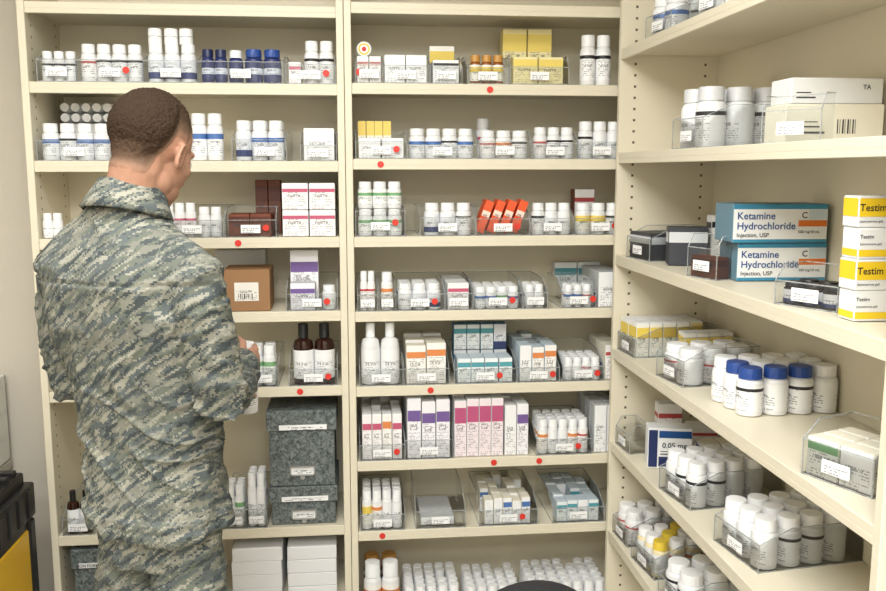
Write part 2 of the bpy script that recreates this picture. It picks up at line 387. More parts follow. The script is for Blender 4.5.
def clear_bin(frame,W,where,hf=.055,hb=.085,D=.265,tag=True,sticker=False,y0=0.004,group='clear acrylic bins',tagx=0.0):
    W=round(W,3); k=(W,hf,hb,D)
    if k not in BINC:
        x=W/2; t=.0009
        mb=MB(); yk=D*.3
        mb.quad([(-x,0,0),(x,0,0),(x,D,0),(-x,D,0)]); mb.quad([(-x,0,0),(x,0,0),(x,0,hf),(-x,0,hf)]); mb.quad([(-x,D,0),(x,D,0),(x,D,hb),(-x,D,hb)])
        for q in (-x,x):
            f=mb.bm.faces.new([mb.bm.verts.new(p) for p in ((q,0,0),(q,D,0),(q,D,hb),(q,yk,hb),(q,0,hf))])
            mb.box(q-t,q+t,yk,D,hb-t,hb+t,1); mb.box(q-t,q+t,-t,t,0,hf,1); mb.box(q-t,q+t,-t,D,-.0002,2*t,1)
            a=math.atan2(hb-hf,yk); L=math.hypot(hb-hf,yk)
            mb.box(-t,t,0,L,-t,t,1,M=Matrix.Translation((q,0,hf))@Matrix.Rotation(a,4,'X'))
        mb.box(-x,x,-t,t,hf-t,hf+t*1.4,1); mb.box(-x,x,-t,t,-.0002,2.5*t,1); mb.box(-x,x,D-t,D+t,hb-t,hb+t,1)
        BINC[k]=mb.mesh('bin_body',[ACR,ACE],norm=False)
    o=add('clear_bin',BINC[k],put(frame,0,y0,-.001),frame[1]); top(o,'clear acrylic bin with white tag, '+where,'storage bin',group)
    tw,th=min(.056,W*.7),.024
    if tag:
        key=('tag',round(tw,3))
        if key not in BINC:
            mb=MB(); mb.quad([(-tw/2,-.0022,0),(tw/2,-.0022,0),(tw/2,-.0022,th),(-tw/2,-.0022,th)]); BINC[key]=mb.mesh('tag',[LABS['tag']],norm=False)
        add('label',BINC[key],(tagx*W,-.0003,hf*.25),parent=o)
    if sticker:
        if 'st' not in BINC:
            mb=MB(); mb.lathe([(0,0),(.0095,0),(.0095,.0006),(0,.0006)],20,M=Matrix.Rotation(math.pi/2,4,'X')); BINC['st']=mb.mesh('sticker',[STICK])
        add('sticker',BINC['st'],(min(W*.42,tw/2+.016) if W>.1 else -W*.36,-.0018,hf*.55),parent=o)
    return o
def fr(row,u0,u1,side,y=0.03):
    z=(LZ if side=='L' else RZ)[row]; v=(LV if side=='L' else RVv)[row]
    a=on_y(u0,v-20,y).x; b=on_y(u1,v-20,y).x
    return (Vector(((a+b)/2,0,z)),0.0),b-a,z
def htop(z,u,vt,y): return on_y(u,vt,y).z-z
WN={'L':['']+['on the upper shelf','on the second shelf','on the third shelf','on the fourth shelf','on the fifth shelf','on the low shelf','on the lowest shelf'],
    'R':['']+['on the top shelf','on the second shelf','on the third shelf','on the fourth shelf','on the fifth shelf','on the sixth shelf','on the seventh shelf','on the lowest shelf']}
UN={'L':' of the first unit','R':' of the middle unit'}
def B(side,row,u0,u1,n,vt,rows=2,y0=.014,**k):
    f,W,z=fr(row,u0,u1,side,.022); t=k.get('tiers',1); h=htop(z,(u0+u1)/2,vt,y0+.02)/t-.001
    zo=k.get('zoff',0); h-=zo/t
    fbottles(f,W,n,rows,h,WN[side][row],f'bottles {WN[side][row]}'+UN[side],y0=y0,**k)
def X(side,row,u0,u1,n,vt,d=.06,rows=1,y0=.014,**k):
    f,W,z=fr(row,u0,u1,side,.022); t=k.get('tiers',1); h=(htop(z,(u0+u1)/2,vt,y0)-k.get('zoff',0))/t-.0015
    fboxes(f,W,n,rows,d,h,WN[side][row],f'boxes {WN[side][row]}'+UN[side],y0=y0,**k)
def T(side,row,u0,u1,**k):
    f,W,z=fr(row,u0,u1,side,0.022); clear_bin(f,W+.0025,WN[side][row],**k)

# ---- left unit
B('L',1,41,76,3,52,rows=1,lab='black'); T('L',1,39,77,hf=.06)
B('L',1,80,142,4,45,rows=1,lab=['black','red','black']); T('L',1,78,144,hf=.06,sticker=True)
B('L',1,147,196,3,45,rows=1,lab=['navy','blue','navy'],cap='white'); T('L',1,145,198,hf=.06)
B('L',1,201,227,2,50,rows=1,body='navy',lab='jar',cap='navy'); B('L',1,228,243,1,51,rows=1,body='navy',lab='jar',cap='white'); B('L',1,244,281,2,50,rows=1,body='navy',lab='jar',cap='blue'); T('L',1,199,283,hf=.06)
B('L',1,304,334,2,42,rows=1,lab=['black','blue']); X('L',1,288,301,1,62,d=.12,lab='pink'); T('L',1,286,335,hf=.055,sticker=True)
B('L',2,41,110,4,124,rows=1,lab=['black','black','blue'],y0=.012); T('L',2,39,112,hf=.055,D=.06,hb=.057)
f,W,z=fr(2,56,110,'L',.1); dia=W/5
hsup=htop(z,75,124,.15); fboxes((f[0],0),W,2,1,.12,hsup,'on the second shelf','boxes on the second shelf of the first unit',y0=.155,lab='blank')
for t in range(2):
    for i in range(5):
        bottle(Vector((f[0].x-W/2+(i+.5)*dia,.285,z+hsup+dia/2+.003+t*dia*.985)),dia*.97,.14,lab='plain',cap='white',where='lying in a stack',group='lying bottles in a stack',rot=(math.pi/2,0,0))
B('L',2,190,223,2,114,rows=1,lab='blue')
B('L',2,235,284,3,121,rows=2,lab=['navy','blue']); T('L',2,233,286,hf=.06,tagx=.1)
X('L',2,303,335,1,128,d=.1,card='white',lab='plain',rows=2); T('L',2,301,336,hf=.045)
B('L',3,42,62,2,213,rows=1,lab='plain')
B('L',3,163,196,3,203,rows=1,lab=['pink','teal','plain']); B('L',3,198,222,2,207,rows=1,lab='plain'); T('L',3,161,224,hf=.05,sticker=False)
X('L',3,228,272,2,214,d=.1,card='rust',lab='rustp',rows=1); T('L',3,226,276,hf=.05,sticker=True,D=.12)
X('L',3,251,278,2,180,d=.05,card='rust',lab='rustp',y0=.15)
X('L',3,282,336,2,183,d=.1,rows=2,tiers=2,card='white',lab='pink')
X('L',4,222,271,1,270,d=.15,card='kraft',lab='blank'); X('L',4,206,262,1,250,d=.06,card='grey',lab='blank',y0=.2)
X('L',4,289,319,1,250,d=.05,card='white',lab='purple',y0=.07); X('L',4,290,316,1,283,d=.045,card='grey',lab='purple',y0=.014); T('L',4,287,337,hf=.05,sticker=True)
B('L',4,322,336,1,285,rows=1,lab='plain')
kb=[o for o in bpy.data.objects if o.name.startswith('medicine_box') and o['label'].startswith('kraft')][-1]
mb=MB(); mb.quad([(-.035,-.0757,.03),(.035,-.0757,.03),(.035,-.0757,.085),(-.035,-.0757,.085)]); add('shipping_label',mb.mesh('sl',[LABS['kraft']],norm=False),parent=kb)
for k_,wd in enumerate((.0012,.0024,.0012,.003,.0012,.002,.0012,.0028)):
    mb=MB(); x_=-.024+k_*.0055; mb.quad([(x_,-.0761,.036),(x_+wd,-.0761,.036),(x_+wd,-.0761,.052),(x_,-.0761,.052)]); add('barcode_bar',mb.mesh('bb',[INK],norm=False),parent=kb)
B('L',5,250,276,2,345,rows=2,lab=['plain','green']); T('L',5,248,278,hf=.055)
B('L',5,293,335,2,324,rows=1,kind='syrup',body='brown',lab='plain',cap='black',jit=.1); T('L',5,290,337,hf=.05,sticker=True)
B('L',6,66,92,2,490,rows=1,kind='syrup',body='brown',lab='plain',cap='black'); T('L',6,64,94,hf=.05)
B('L',6,226,244.5,2,484,rows=3,lab=['plain','green','plain']); B('L',6,248,266,2,472,rows=3,lab=['plain','blue','plain']); T('L',6,224,246,hf=.06);T('L',6,247,267,hf=.06)
def marble():
    m,nt,b=nodes('marbled_board'); tc=N(nt,'ShaderNodeTexCoord'); no=N(nt,'ShaderNodeTexNoise'); no.inputs['Scale'].default_value=90; no.inputs['Detail'].default_value=6; no.inputs['Distortion'].default_value=1.0
    nt.links.new(tc.outputs['Object'],no.inputs['Vector']); r=N(nt,'ShaderNodeValToRGB'); nt.links.new(no.outputs['Fac'],r.inputs[0])
    r.color_ramp.elements[0].position=.35; r.color_ramp.elements[0].color=lin((62,70,71)); r.color_ramp.elements[1].position=.68; r.color_ramp.elements[1].color=lin((132,140,139))
    nt.links.new(r.outputs[0],b.inputs['Base Color']); b.inputs['Roughness'].default_value=.6; return m
MAR=marble()
def filebox(side,row,u0,u1,z0,h,d,label,text=None,tz=.8):
    f,W,z=fr(row,u0,u1,side,.01); loc=put(f,0,.012,z0); lid=min(.062,h*.40)
    mb=MB(); mb.box(-W/2+.007,W/2-.007,.007,d-.007,0,h-.004,0,.0015); mb.box(-W/2,W/2,0,d,h-lid,h,0,.002)
    o=add('storage_box',mb.mesh('storage_box',[MAR])); o.location=loc; top(o,label,'storage box','marbled storage boxes')
    mb=MB(); a=.038; q=h*.14; t=.027
    for b in ((-a,a,q,q+.004),(-a,a,q+t,q+t+.004),(-a,-a+.004,q,q+t),(a-.004,a,q,q+t)): mb.box(b[0],b[1],-.001,.008,b[2],b[3])
    mb.lathe([(0,0),(.007,0),(.007,.004),(0,.004)],16,M=Matrix.Translation((0,.006,q-.006))@Matrix.Rotation(math.pi/2,4,'X'))
    add('label_holder',mb.mesh('label_holder',[STEEL]),parent=o)
    mb=MB(); mb.quad([(-a+.003,.004,q+.003),(a-.003,.004,q+.003),(a-.003,.004,q+t),(-a+.003,.004,q+t)]); add('label',mb.mesh('l',[LABS['tag']],norm=False),parent=o)
    z0_,z1_=h-lid+.003,h-lid+.003+min(.016,lid*.5)
    mb=MB(); mb.quad([(-W*.32,-.0006,z0_),(W*.36,-.0006,z0_),(W*.36,-.0006,z1_),(-W*.32,-.0006,z1_)]); lb=add('label_strip',mb.mesh('l',[LABS['tag'] if not text else CARD['white']],norm=False),parent=o)
    if text: add('printed_text',text_mesh(text,.0125,INK,'CENTER'),(W*.02,-.0012,z0_+.003),parent=o)
    return h
z=LZ[6]; hA=htop(z,305,487,.012); hB=htop(z,305,411,.012)-hA
filebox('L',6,269.5,338,0,hA-.001,.25,'grey marbled cardboard storage box underneath another')
filebox('L',6,268.5,338,hA+.001,hB-.002,.25,'grey marbled cardboard storage box stacked on its twin')
filebox('L',7,72,116,0,htop(LZ[7],85,550,.012),.25,'grey marbled cardboard box on the lowest shelf','NON FORMULARY')
X('L',7,232,284,1,548,d=.22,tiers=4,card='white',lab='blank'); X('L',7,287,338,1,546,d=.24,tiers=4,card='white',lab='blank')

# ---- right back unit
X('R',1,357,381,2,56,d=.1,card='white',lab='red'); X('R',1,384,427,2,55,d=.08,card='white',lab='plain'); T('R',1,355.5,382,hf=.055,sticker=True); T('R',1,383,428,hf=.05)
X('R',1,432,459,1,60,d=.08,card='white',lab='black'); X('R',1,432,459,1,46,d=.05,card='cream',lab='yellow',y0=.13); T('R',1,430,461,hf=.05)
B('R',1,470,504,3,56,rows=1,body='amber',lab='yellow',cap='amber'); T('R',1,467,507,hf=.045)
X('R',1,512,563,2,57,d=.08,card='yellow',lab='ybox'); T('R',1,510,567,hf=.05,D=.1)
X('R',1,508,560,2,29,d=.06,card='yellow',lab='ybox',y0=.13)
B('R',1,581,612,2,36,rows=1,lab=['black','black','plain'])
X('R',2,358,392,4,121,d=.05,card='yellow',lab='orcart',y0=.075); X('R',2,358,404,2,138,d=.05,card='grey',lab='plain',y0=.014); T('R',2,356,406,hf=.05,sticker=True)
B('R',2,409,474,4,129,rows=1,lab=['black','navy','blue']); T('R',2,407.5,476,hf=.04)
B('R',2,480,528,3,131,rows=1,lab=['black','orange','red']); T('R',2,478,530,hf=.05)
B('R',2,482,497,1,119,rows=1,y0=.14,lab='pink')
B('R',2,534,574,3,128,rows=1,lab=['red','black']); B('R',2,579,622,3,122,rows=1,lab=['black','plain']); T('R',2,532,576,hf=.045); T('R',2,577,624,hf=.05)
B('R',3,358,402,3,182,rows=1,tiers=2,lab='green',cap='white'); T('R',3,356,404,hf=.075,sticker=True)
B('R',3,424,472,3,203,rows=1,lab=['navy','black']); T('R',3,420,474,hf=.055)
f,W,z=fr(3,477,527,'R',.03)
for i in range(4):
    hh=.10; a=.36
    loc=put(f,-W/2+.006+i*W/4.4,.06,.008); mbox(loc,.026,.07,hh,'orange','orf',rot=(0,a,0),where='leaning sideways in a bin',group='leaning orange boxes')
T('R',3,476,528,hf=.05,sticker=True)
B('R',3,532,571,3,203,rows=1,lab=['black','plain']); B('R',3,576,622,3,203,rows=1,lab=['black','yellow']); T('R',3,530,573,hf=.05);T('R',3,574,624,hf=.05,sticker=True)
X('R',3,584,606,1,189,d=.05,card='rust',lab='red',y0=.15)
B('R',4,360,375,2,271,rows=1,lab=['blue','red']); T('R',4,358,377,hf=.05)
B('R',4,381,393,1,272,rows=1,lab='orange'); B('R',4,398,441,3,283,rows=3,lab=['blue','navy','plain'],cap='white'); T('R',4,379,395,hf=.05);T('R',4,396,443,hf=.05,sticker=True)
X('R',4,447,469,1,283,d=.07,rows=3,lab='pink'); T('R',4,445,471,hf=.05)
B('R',4,475,519,4,286,rows=4,lab=['green','plain','purple','blue']); T('R',4,473,521,hf=.05,sticker=True)
B('R',4,525,544,2,284,rows=3,lab=['purple','plain']); T('R',4,523,546,hf=.05)
B('R',4,564,592,3,284,rows=2,lab=['blue','red']); T('R',4,561,594,hf=.05,sticker=True,D=.21)
X('R',4,597,622,1,272,d=.1,card='grey',lab='plain',rows=2); X('R',4,570,620,2,262,d=.04,card='white',lab='teal',y0=.24)
B('R',5,361,400,2,323,rows=1,kind='syrup',body='white',lab='plain',cap='white'); T('R',5,360,402,hf=.05)
X('R',5,406,446,2,343,d=.05,rows=4,card='cream',lab=['pink','orange','plain'],vary=1); T('R',5,404,448,hf=.05)
X('R',5,457,512,4,324,d=.05,rows=1,tiers=2,card='tealblue',lab=['teal','navy','blue'],y0=.12); X('R',5,457,512,4,358,d=.08,rows=1,card='paleblue',lab='teal'); T('R',5,454,515,hf=.045,sticker=True,D=.28)
X('R',5,519,556,3,345,d=.06,rows=4,card='paleblue',lab=['blue','plain','orange'],vary=1); T('R',5,517,558,hf=.045,sticker=True)
B('R',5,564,600,4,356,rows=4,lab=['blue','red','plain']); T('R',5,562,602,hf=.045,sticker=True)
X('R',5,604,622,1,345,d=.1,card='cream',lab='red',rows=2)
X('R',6,362,402,4,414,d=.05,rows=5,card='white',lab=['orange','pink','plain'],vary=1); T('R',6,360,404,hf=.05,sticker=True)
X('R',6,407,450,3,398,d=.05,rows=5,card='white',lab=['purple','purple','plain'],vary=.5); T('R',6,405,452,hf=.06)
X('R',6,454,503,4,399,d=.05,rows=5,card='white',lab=['magenta','pink','magenta'],vary=.4); X('R',6,504,528,2,404,d=.05,rows=5,card='white',lab=['purple','plain'],vary=.5)
B('R',6,538,588,5,418,rows=4,lab=['orange','red','plain']); T('R',6,536,590,hf=.05,sticker=True)
X('R',6,593,618,2,405,d=.05,rows=4,card='grey',lab='plain')
B('R',7,362,402,4,489,rows=4,lab=['yellow','orange','plain']); T('R',7,361,404,hf=.05)
X('R',7,420,455,1,517,d=.18,card='grey',lab='plain',y0=.03); T('R',7,416,464,hf=.055,hb=.1)
X('R',7,484,530,5,498,d=.05,rows=5,card='cream',lab=['plain','blue'],skip=.2,vary=1); T('R',7,479,536,hf=.05,sticker=True)
X('R',7,556,598,4,500,d=.05,rows=5,card='paleblue',lab=['teal','plain'],skip=.2,vary=1); T('R',7,552,602,hf=.05)
B('R',8,364,400,2,562,rows=1,body='white',lab='orange',cap='white'); B('R',8,364,400,2,562,rows=2,y0=.095,body='amber',lab='plain',cap=['white','amber'])
B('R',8,404,460,5,584,rows=5,lab='plain',cap='white',skip=.05); B('R',8,466,520,5,584,rows=5,lab='plain',cap='white',skip=.05); B('R',8,528,606,7,580,rows=5,lab='plain',cap='white',skip=.05)
def dispenser(side,row,u,vt,z_on,y):
    x=on_y(u,vt,y).x; r=.022
    mb=MB(); mb.lathe([(0,0),(r*.9,0),(r,.003),(r,.013),(r*.9,.016),(0,.016)],24,M=Matrix.Translation((0,.008,r))@Matrix.Rotation(math.pi/2,4,'X'))
    o=add('dose_dispenser',mb.mesh('dispenser',[CAPS['white']]),(x,y,z_on+.001)); top(o,'round white dose dispenser standing on the boxes','dispenser','dose dispensers')
    mb=MB(); mb.lathe([(r*.55,0),(r*.75,0)],24,M=Matrix.Translation((0,-.0086,r))@Matrix.Rotation(math.pi/2,4,'X')); add('label',mb.mesh('ring',[INKY],norm=False),parent=o)
    mb=MB(); mb.lathe([(0,0),(r*.3,0)],20,M=Matrix.Translation((0,-.0088,r))@Matrix.Rotation(math.pi/2,4,'X')); add('dial',mb.mesh('dial',[INKR],norm=False),parent=o)
zt=RZ[1]+htop(RZ[1],369,56,.014); dispenser('R',1,364,50,zt,.05)
zt=LZ[1]+htop(LZ[1],170,45,.034)
for u in (156,172,187):
    x=on_y(u,40,.05).x
    for k in range(2):
        mb=MB(); r=.019; mb.lathe([(0,0),(r,0),(r,.016,1),(r*.94,.021),(0,.021)],28,0,rib=.04)
        o=add('bottle_lid',mb.mesh('lid',[CAPS['white']]),(x,.038,zt+.001+k*.022)); top(o,'loose white screw lid stacked on bottles','lid','loose lids')
def lip_dot(unit,lx,z):
    add('sticker',BINC['st'],(lx,-.0002,z-.016),parent=unit)
for u,r in ((490,1),(380,2),(545,6),(497,6),(430,5),(378,7)): lip_dot(u2,on_y(u,100,0).x-xM-.001,RZ[r])
lip_dot(u1,on_y(238,240,0).x-xL,LZ[3]); lip_dot(u1,on_y(300,390,0).x-xL,LZ[5])

# ---- corner unit: q = distance from the viewer along the unit, t = depth into the shelf
WR=['on corner unit high shelf','on corner unit eye-level shelf','on corner unit third shelf','on corner unit fourth shelf','on corner unit fifth shelf','on corner unit low shelf']
def RP(row,q,t): return Vector((XR+t,C.y+q,SZ[row]))
def RBIN(row,q,W,yaw=10,n=0,rows=2,h=.1,D=.25,kind='b',hf=.055,sticker=False,t=None,**k):
    t0=.006+W/2*math.sin(math.radians(yaw)) if t is None else t
    f=(RP(row,q,t0),math.radians(-90+yaw)); clear_bin(f,W,WR[row],hf=hf,D=D,hb=hf+.03,sticker=sticker)
    if n:
        if kind=='b': fbottles(f,W-.006,n,rows,h,WR[row],'bottles '+WR[row],y0=.01,maxd=D+.002,**k)
        else: fboxes(f,W-.006,n,rows,k.pop('d',.05),h,WR[row],'boxes '+WR[row],y0=.01,maxd=D,side=True,**k)
    return f
def RX(row,q,t,w,d,h,rz,zo=0,card='white',lab='plain',desc=None,side=True):
    """q,t give the middle of the box's front face"""
    p=RP(row,q+d/2,t)
    return mbox(Vector((p.x,p.y,p.z+.0015+zo)),w,d,h,card,lab,math.radians(rz),WR[row],'boxes '+WR[row],side=side,desc=desc)
RBIN(0,2.30,.13,n=2,rows=3,h=.10,lab=['black','blue']); RBIN(0,1.98,.14,n=2,rows=3,h=.11,lab='plain')
RBIN(1,2.06,.15,yaw=6,n=2,rows=3,h=.14,lab=['plain','black'],cap='grey',D=.255,hf=.07)
def marks(bx,y,items):
    for (x0,x1,z0,z1,m) in items:
        mb=MB(); mb.quad([(x0,y,z0),(x1,y,z0),(x1,y,z1),(x0,y,z1)]); add('printed_mark',mb.mesh('pm',[m],norm=False),parent=bx)
bx=RX(1,1.69,.180,.20,.10,.078,-3,card='cream',lab='blank',desc='off-white carton with barcode')
marks(bx,-.0507,[(-.075,-.02,.02,.024,INK),(-.075,-.03,.032,.035,INK),(-.075,-.035,.042,.044,INK)]+[(.005+i*.0052,.005+i*.0052+w_,.02,.048,INK) for i,w_ in enumerate((.002,.001,.003,.001,.003,.001,.0025,.001))])
bx=RX(1,1.70,.186,.19,.09,.050,-1,zo=.0795,card='white',lab='blank',desc='white carton stacked on another')
marks(bx,-.0457,[(-.085,-.045,.010,.013,INK),(-.085,-.055,.020,.022,INK)])
add('printed_text',text_mesh('TA',.013,INK),(.052,-.046,.028),parent=bx)
RBIN(1,1.60,.12,yaw=32,D=.045,hf=.06)
# third shelf
RBIN(2,2.40,.14,yaw=8,n=1,rows=2,h=.075,kind='x',card='dark',lab='darkbox',d=.09,hf=.06,D=.2)
RX(2,2.215,.10,.10,.06,.10,-14,card='dark',lab='darkbox'); RX(2,2.215,.215,.11,.05,.13,-8,card='white',lab='black')
RBIN(2,1.955,.10,yaw=18,n=1,rows=1,h=.05,kind='x',card='rust',lab='rustp',d=.035,hf=.07,D=.05)
RBIN(2,1.505,.13,yaw=26,n=3,rows=2,h=.043,body='brown',lab='navy',cap='black',D=.09,hf=.045)
def ketamine(q,t,zo,w=.205):
    d,h=.11,.086
    o=RX(2,q,t,w,d,h,-3,zo=zo,card='tealgrey',lab='blank',desc='vial carton, blue lettering',side=False)
    y=-d/2-.0008
    def qd(x0,x1,z0,z1,m,nm='printed_band',yy=0):
        mb=MB(); mb.quad([(x0,y-yy,z0),(x1,y-yy,z0),(x1,y-yy,z1),(x0,y-yy,z1)]); add(nm,mb.mesh(nm,[m],norm=False),parent=o)
    qd(-w/2+.001,w/2-.001,.002,h-.002,CARD['white'],'printed_front')
    qd(-w/2+.001,w/2-.001,h*.87,h-.001,INKT,yy=.0004); qd(w*.19,w/2-.002,h*.42,h*.58,INKO,yy=.0004); qd(-w/2+.001,w/2-.001,.001,h*.09,INKT,yy=.0004)
    qd(w*.30,w/2-.002,h*.60,h*.86,CARD['paleblue'],yy=.0003)
    yy=y-.0010
    add('printed_text',text_mesh('Ketamine',.0225,INKB),(-w*.46,yy,h*.61),parent=o)
    add('printed_text',text_mesh('Hydrochloride',.0225,INKB),(-w*.46,yy,h*.35),parent=o)
    add('printed_text',text_mesh('Injection, USP',.013,INK),(-w*.46,yy,h*.15),parent=o)
    add('printed_text',text_mesh('C',.019,INK),(w*.22,yy,h*.64),parent=o)
    add('printed_text',text_mesh('500 mg/10 mL',.0085,INK),(w*.19,yy,h*.25),parent=o)
    return h
hk=ketamine(1.885,.185,0); ketamine(1.875,.172,hk+.001,.215)
def testim(zo,rz,dx,inv):
    w,d,h=.13,.05,.0515
    o=RX(2,1.355,.107+dx,w,d,h,rz,zo=zo,card='white',lab='blank',desc='white-yellow gel carton',side=False)
    y=-d/2-.0008
    b0,b1=(.34,.92) if not inv else (.08,.30)
    mb=MB(); mb.quad([(-w/2+.001,y,h*b0),(w/2-.001,y,h*b0),(w/2-.001,y,h*b1),(-w/2+.001,y,h*b1)]); add('printed_band',mb.mesh('b',[INKY],norm=False),parent=o)
    mb=MB(); mb.quad([(-w/2-.0006,d/2-.002,h*b0),(-w/2-.0006,-d/2+.002,h*b0),(-w/2-.0006,-d/2+.002,h*b1),(-w/2-.0006,d/2-.002,h*b1)]); add('printed_band',mb.mesh('b',[INKY],norm=False),parent=o)
    if not inv:
        add('printed_text',text_mesh('Testim',.0165,INK),(-w*.492,y-.0006,h*.52),parent=o)
        add('printed_text',text_mesh('(testosterone gel)',.0055,INK),(-w*.488,y-.0006,h*.16),parent=o)
    else:
        add('printed_text',text_mesh('Testim',.0085,INK),(-w*.488,y-.0006,h*.66),parent=o)
        add('printed_text',text_mesh('(testosterone gel)',.0052,INK),(-w*.488,y-.0006,h*.45),parent=o)
for i in range(4): testim(i*.0517,-1+random.uniform(-1.5,1.5),random.uniform(-.002,.002),i in (0,2))
# fourth shelf
RBIN(3,2.465,.13,yaw=4,hf=.055,n=2,rows=6,h=.10,kind='x',card='white',lab=['yellow','ybox','yellow'],d=.038)
for i in range(4): RX(3,2.31,.150+i*.035,.033,.06,.085,-4,card='white',lab='yellow')
RBIN(3,2.12,.14,yaw=8,n=2,rows=3,h=.09,kind='b',lab=['red','plain'],D=.21,hf=.065)
fbottles((RP(3,2.255,.262),math.radians(0)),.05,1,1,.065,WR[3],'bottles '+WR[3],lab='plain',y0=-.02,maxd=.135)
fbottles((RP(3,1.865,.052),math.radians(-90+3)),.176,3,4,.105,WR[3],'bottles '+WR[3],lab=['plain','black','plain'],cap=lambda i,j:'blue' if (i==2 and j<3) or (i==1 and j<1) else 'white',maxd=.240,y0=.002)
RBIN(3,1.365,.14,yaw=22,n=2,rows=3,h=.07,kind='x',card='cream',lab=['green','plain'],d=.035,D=.13,hf=.065)
# fifth shelf
RBIN(4,2.47,.11,yaw=4,hf=.055,D=.06)
nb=RX(4,2.28,.095,.12,.06,.115,-12,card='white',lab='blank',desc='white-navy box marked 0.05 mg')
def nbq(x0,x1,z0,z1,m,e=0):
    mb=MB(); mb.quad([(x0,-.0308-e,z0),(x1,-.0308-e,z0),(x1,-.0308-e,z1),(x0,-.0308-e,z1)]); add('printed_band',mb.mesh('b',[m],norm=False),parent=nb)
nbq(-.058,-.034,.004,.110,INKN); nbq(-.030,.058,.088,.108,INKB); nbq(-.030,.058,.006,.034,INKN); nbq(-.026,.02,.040,.043,INK); nbq(-.026,.04,.048,.050,INK)
add('printed_text',text_mesh('0.05 mg',.021,INK,'CENTER'),(.012,-.0316,.060),parent=nb)
RX(4,2.44,.15,.07,.05,.14,-8,card='white',lab='red'); RX(4,2.37,.225,.08,.06,.09,-8,card='white',lab='red')
for i in range(2): RX(4,2.255,.200+i*.053,.048,.06,.075,-4,card='cream',lab='blue')
RBIN(4,2.06,.16,yaw=8,hf=.06,n=3,rows=5,h=.11,lab=['black','plain','navy'])
RBIN(4,1.725,.17,yaw=8,hf=.06,n=3,rows=4,h=.105,lab=['plain','black','plain'],D=.25,t=.028)
# low shelf
RBIN(5,2.47,.12,yaw=4,hf=.055,n=2,rows=3,h=.10,lab='red'); RBIN(5,2.27,.15,yaw=6,hf=.06,n=3,rows=4,h=.10,lab=['orange','plain'],body='cream',cap=lambda i,j:'yellow' if (i+j)%5==2 else 'white')
RBIN(5,2.05,.14,yaw=6,hf=.06,n=2,rows=3,h=.105,lab=['black','plain'])

# ------------------------------------------------------------------ person
PX,PY,PYAW=-0.448,-0.65,math.radians(-33)
person=bpy.data.objects.new('person',None); COL.objects.link(person); person.location=(PX,PY,0); person.rotation_euler=(0,0,PYAW)
top(person,'person in grey-green camouflage uniform, looking down at a held bottle','person')
def remeshed(mb,voxel,smooth,mat,name):
    bmesh.ops.recalc_face_normals(mb.bm,faces=mb.bm.faces[:])
    me=bpy.data.meshes.new(name); mb.bm.to_mesh(me); mb.bm.free(); o=bpy.data.objects.new('tmp',me); COL.objects.link(o)
    m=o.modifiers.new('r','REMESH'); m.mode='VOXEL'; m.voxel_size=voxel; m.use_smooth_shade=True
    s=o.modifiers.new('s','SMOOTH'); s.factor=.5; s.iterations=smooth
    dg=bpy.context.evaluated_depsgraph_get(); me2=bpy.data.meshes.new_from_object(o.evaluated_get(dg)); bpy.data.objects.remove(o)
    me2.name=name; me2.materials.clear(); me2.materials.append(mat)
    for p in me2.polygons: p.use_smooth=True
    return me2
SKIN=PM('skin',(192,146,122),0.65,var=0.14,scale=45,bump=0.18,bscale=300)
try:
    SKIN.node_tree.nodes['Principled BSDF'].inputs['Subsurface Weight'].default_value=0.03
    SKIN.node_tree.nodes['Principled BSDF'].inputs['Specular IOR Level'].default_value=0.25
except Exception: pass
HC=Vector((.028,.012,1.643)); HM=Matrix.Translation(HC)@Matrix.Rotation(math.radians(4),4,'Z')@Matrix.Rotation(math.radians(-22),4,'X')@Matrix.Rotation(math.radians(4),4,'Y')@Matrix.Scale(.955,4)
mb=MB()
for c,r in (((0,-.014,.030),(.076,.098,.088)),((0,.03,-.02),(.066,.066,.085)),((0,.038,-.075),(.052,.052,.042)),((0,.062,-.098),(.026,.028,.018)),((.036,.01,-.07),(.022,.035,.03)),((-.036,.01,-.07),(.022,.035,.03)),
            ((0,.078,.022),(.046,.02,.013)),((0,.098,-.026),(.010,.013,.024)),((0,.105,-.040),(.014,.011,.009)),((0,.090,-.068),(.022,.010,.006)),((0,.089,-.078),(.019,.009,.006)),
            ((.043,.055,-.025),(.02,.022,.02)),((-.043,.055,-.025),(.02,.022,.02)),((0,-.062,-.02),(.046,.034,.050))): mb.ell(c,r,HM)
for s in (-1,1):
    E=HM@Matrix.Translation((s*.077,-.002,-.014))@Matrix.Rotation(s*math.radians(26),4,'Z')@Matrix.Rotation(math.radians(-12),4,'X')
    mb.ell((0,0,0),(.006,.014,.026),E)
    for k in range(18):
        t=k/18*2*math.pi
        mb.ell((s*.005,.0155*math.cos(t),.003+.027*math.sin(t)),(.0045,.0048,.0048),E)
neckb=Vector((0,-.045,1.44))
mb.tube([neckb,(.004,-.038,1.52),HM@Vector((0,-.034,-.06)),HM@Vector((0,-.024,0))],[.062,.056,.053,.052],20)
mb.loft([(0,0,.86,.13,.095),(0,0,.95,.13,.095),(0,0,1.05,.12,.09),(0,-.01,1.15,.125,.095),(0,-.025,1.28,.145,.105),(0,-.04,1.38,.148,.10),(0,-.045,1.44,.11,.072),(0,-.045,1.48,.064,.054)],32)
SR,ER,WRr=Vector((.162,-.05,1.412)),Vector((.203,.0,1.125)),Vector((.064,.222,1.130))
SL,EL,WL=Vector((-.190,-.05,1.412)),Vector((-.242,-.01,1.120)),Vector((-.068,.225,1.045))
for (a,b,c) in ((SR,ER,WRr),(SL,EL,WL)):
    mb.tube([a,(a*.5+b*.5),b,(b*.55+c*.45),c],[.046,.041,.036,.033,.025],14)
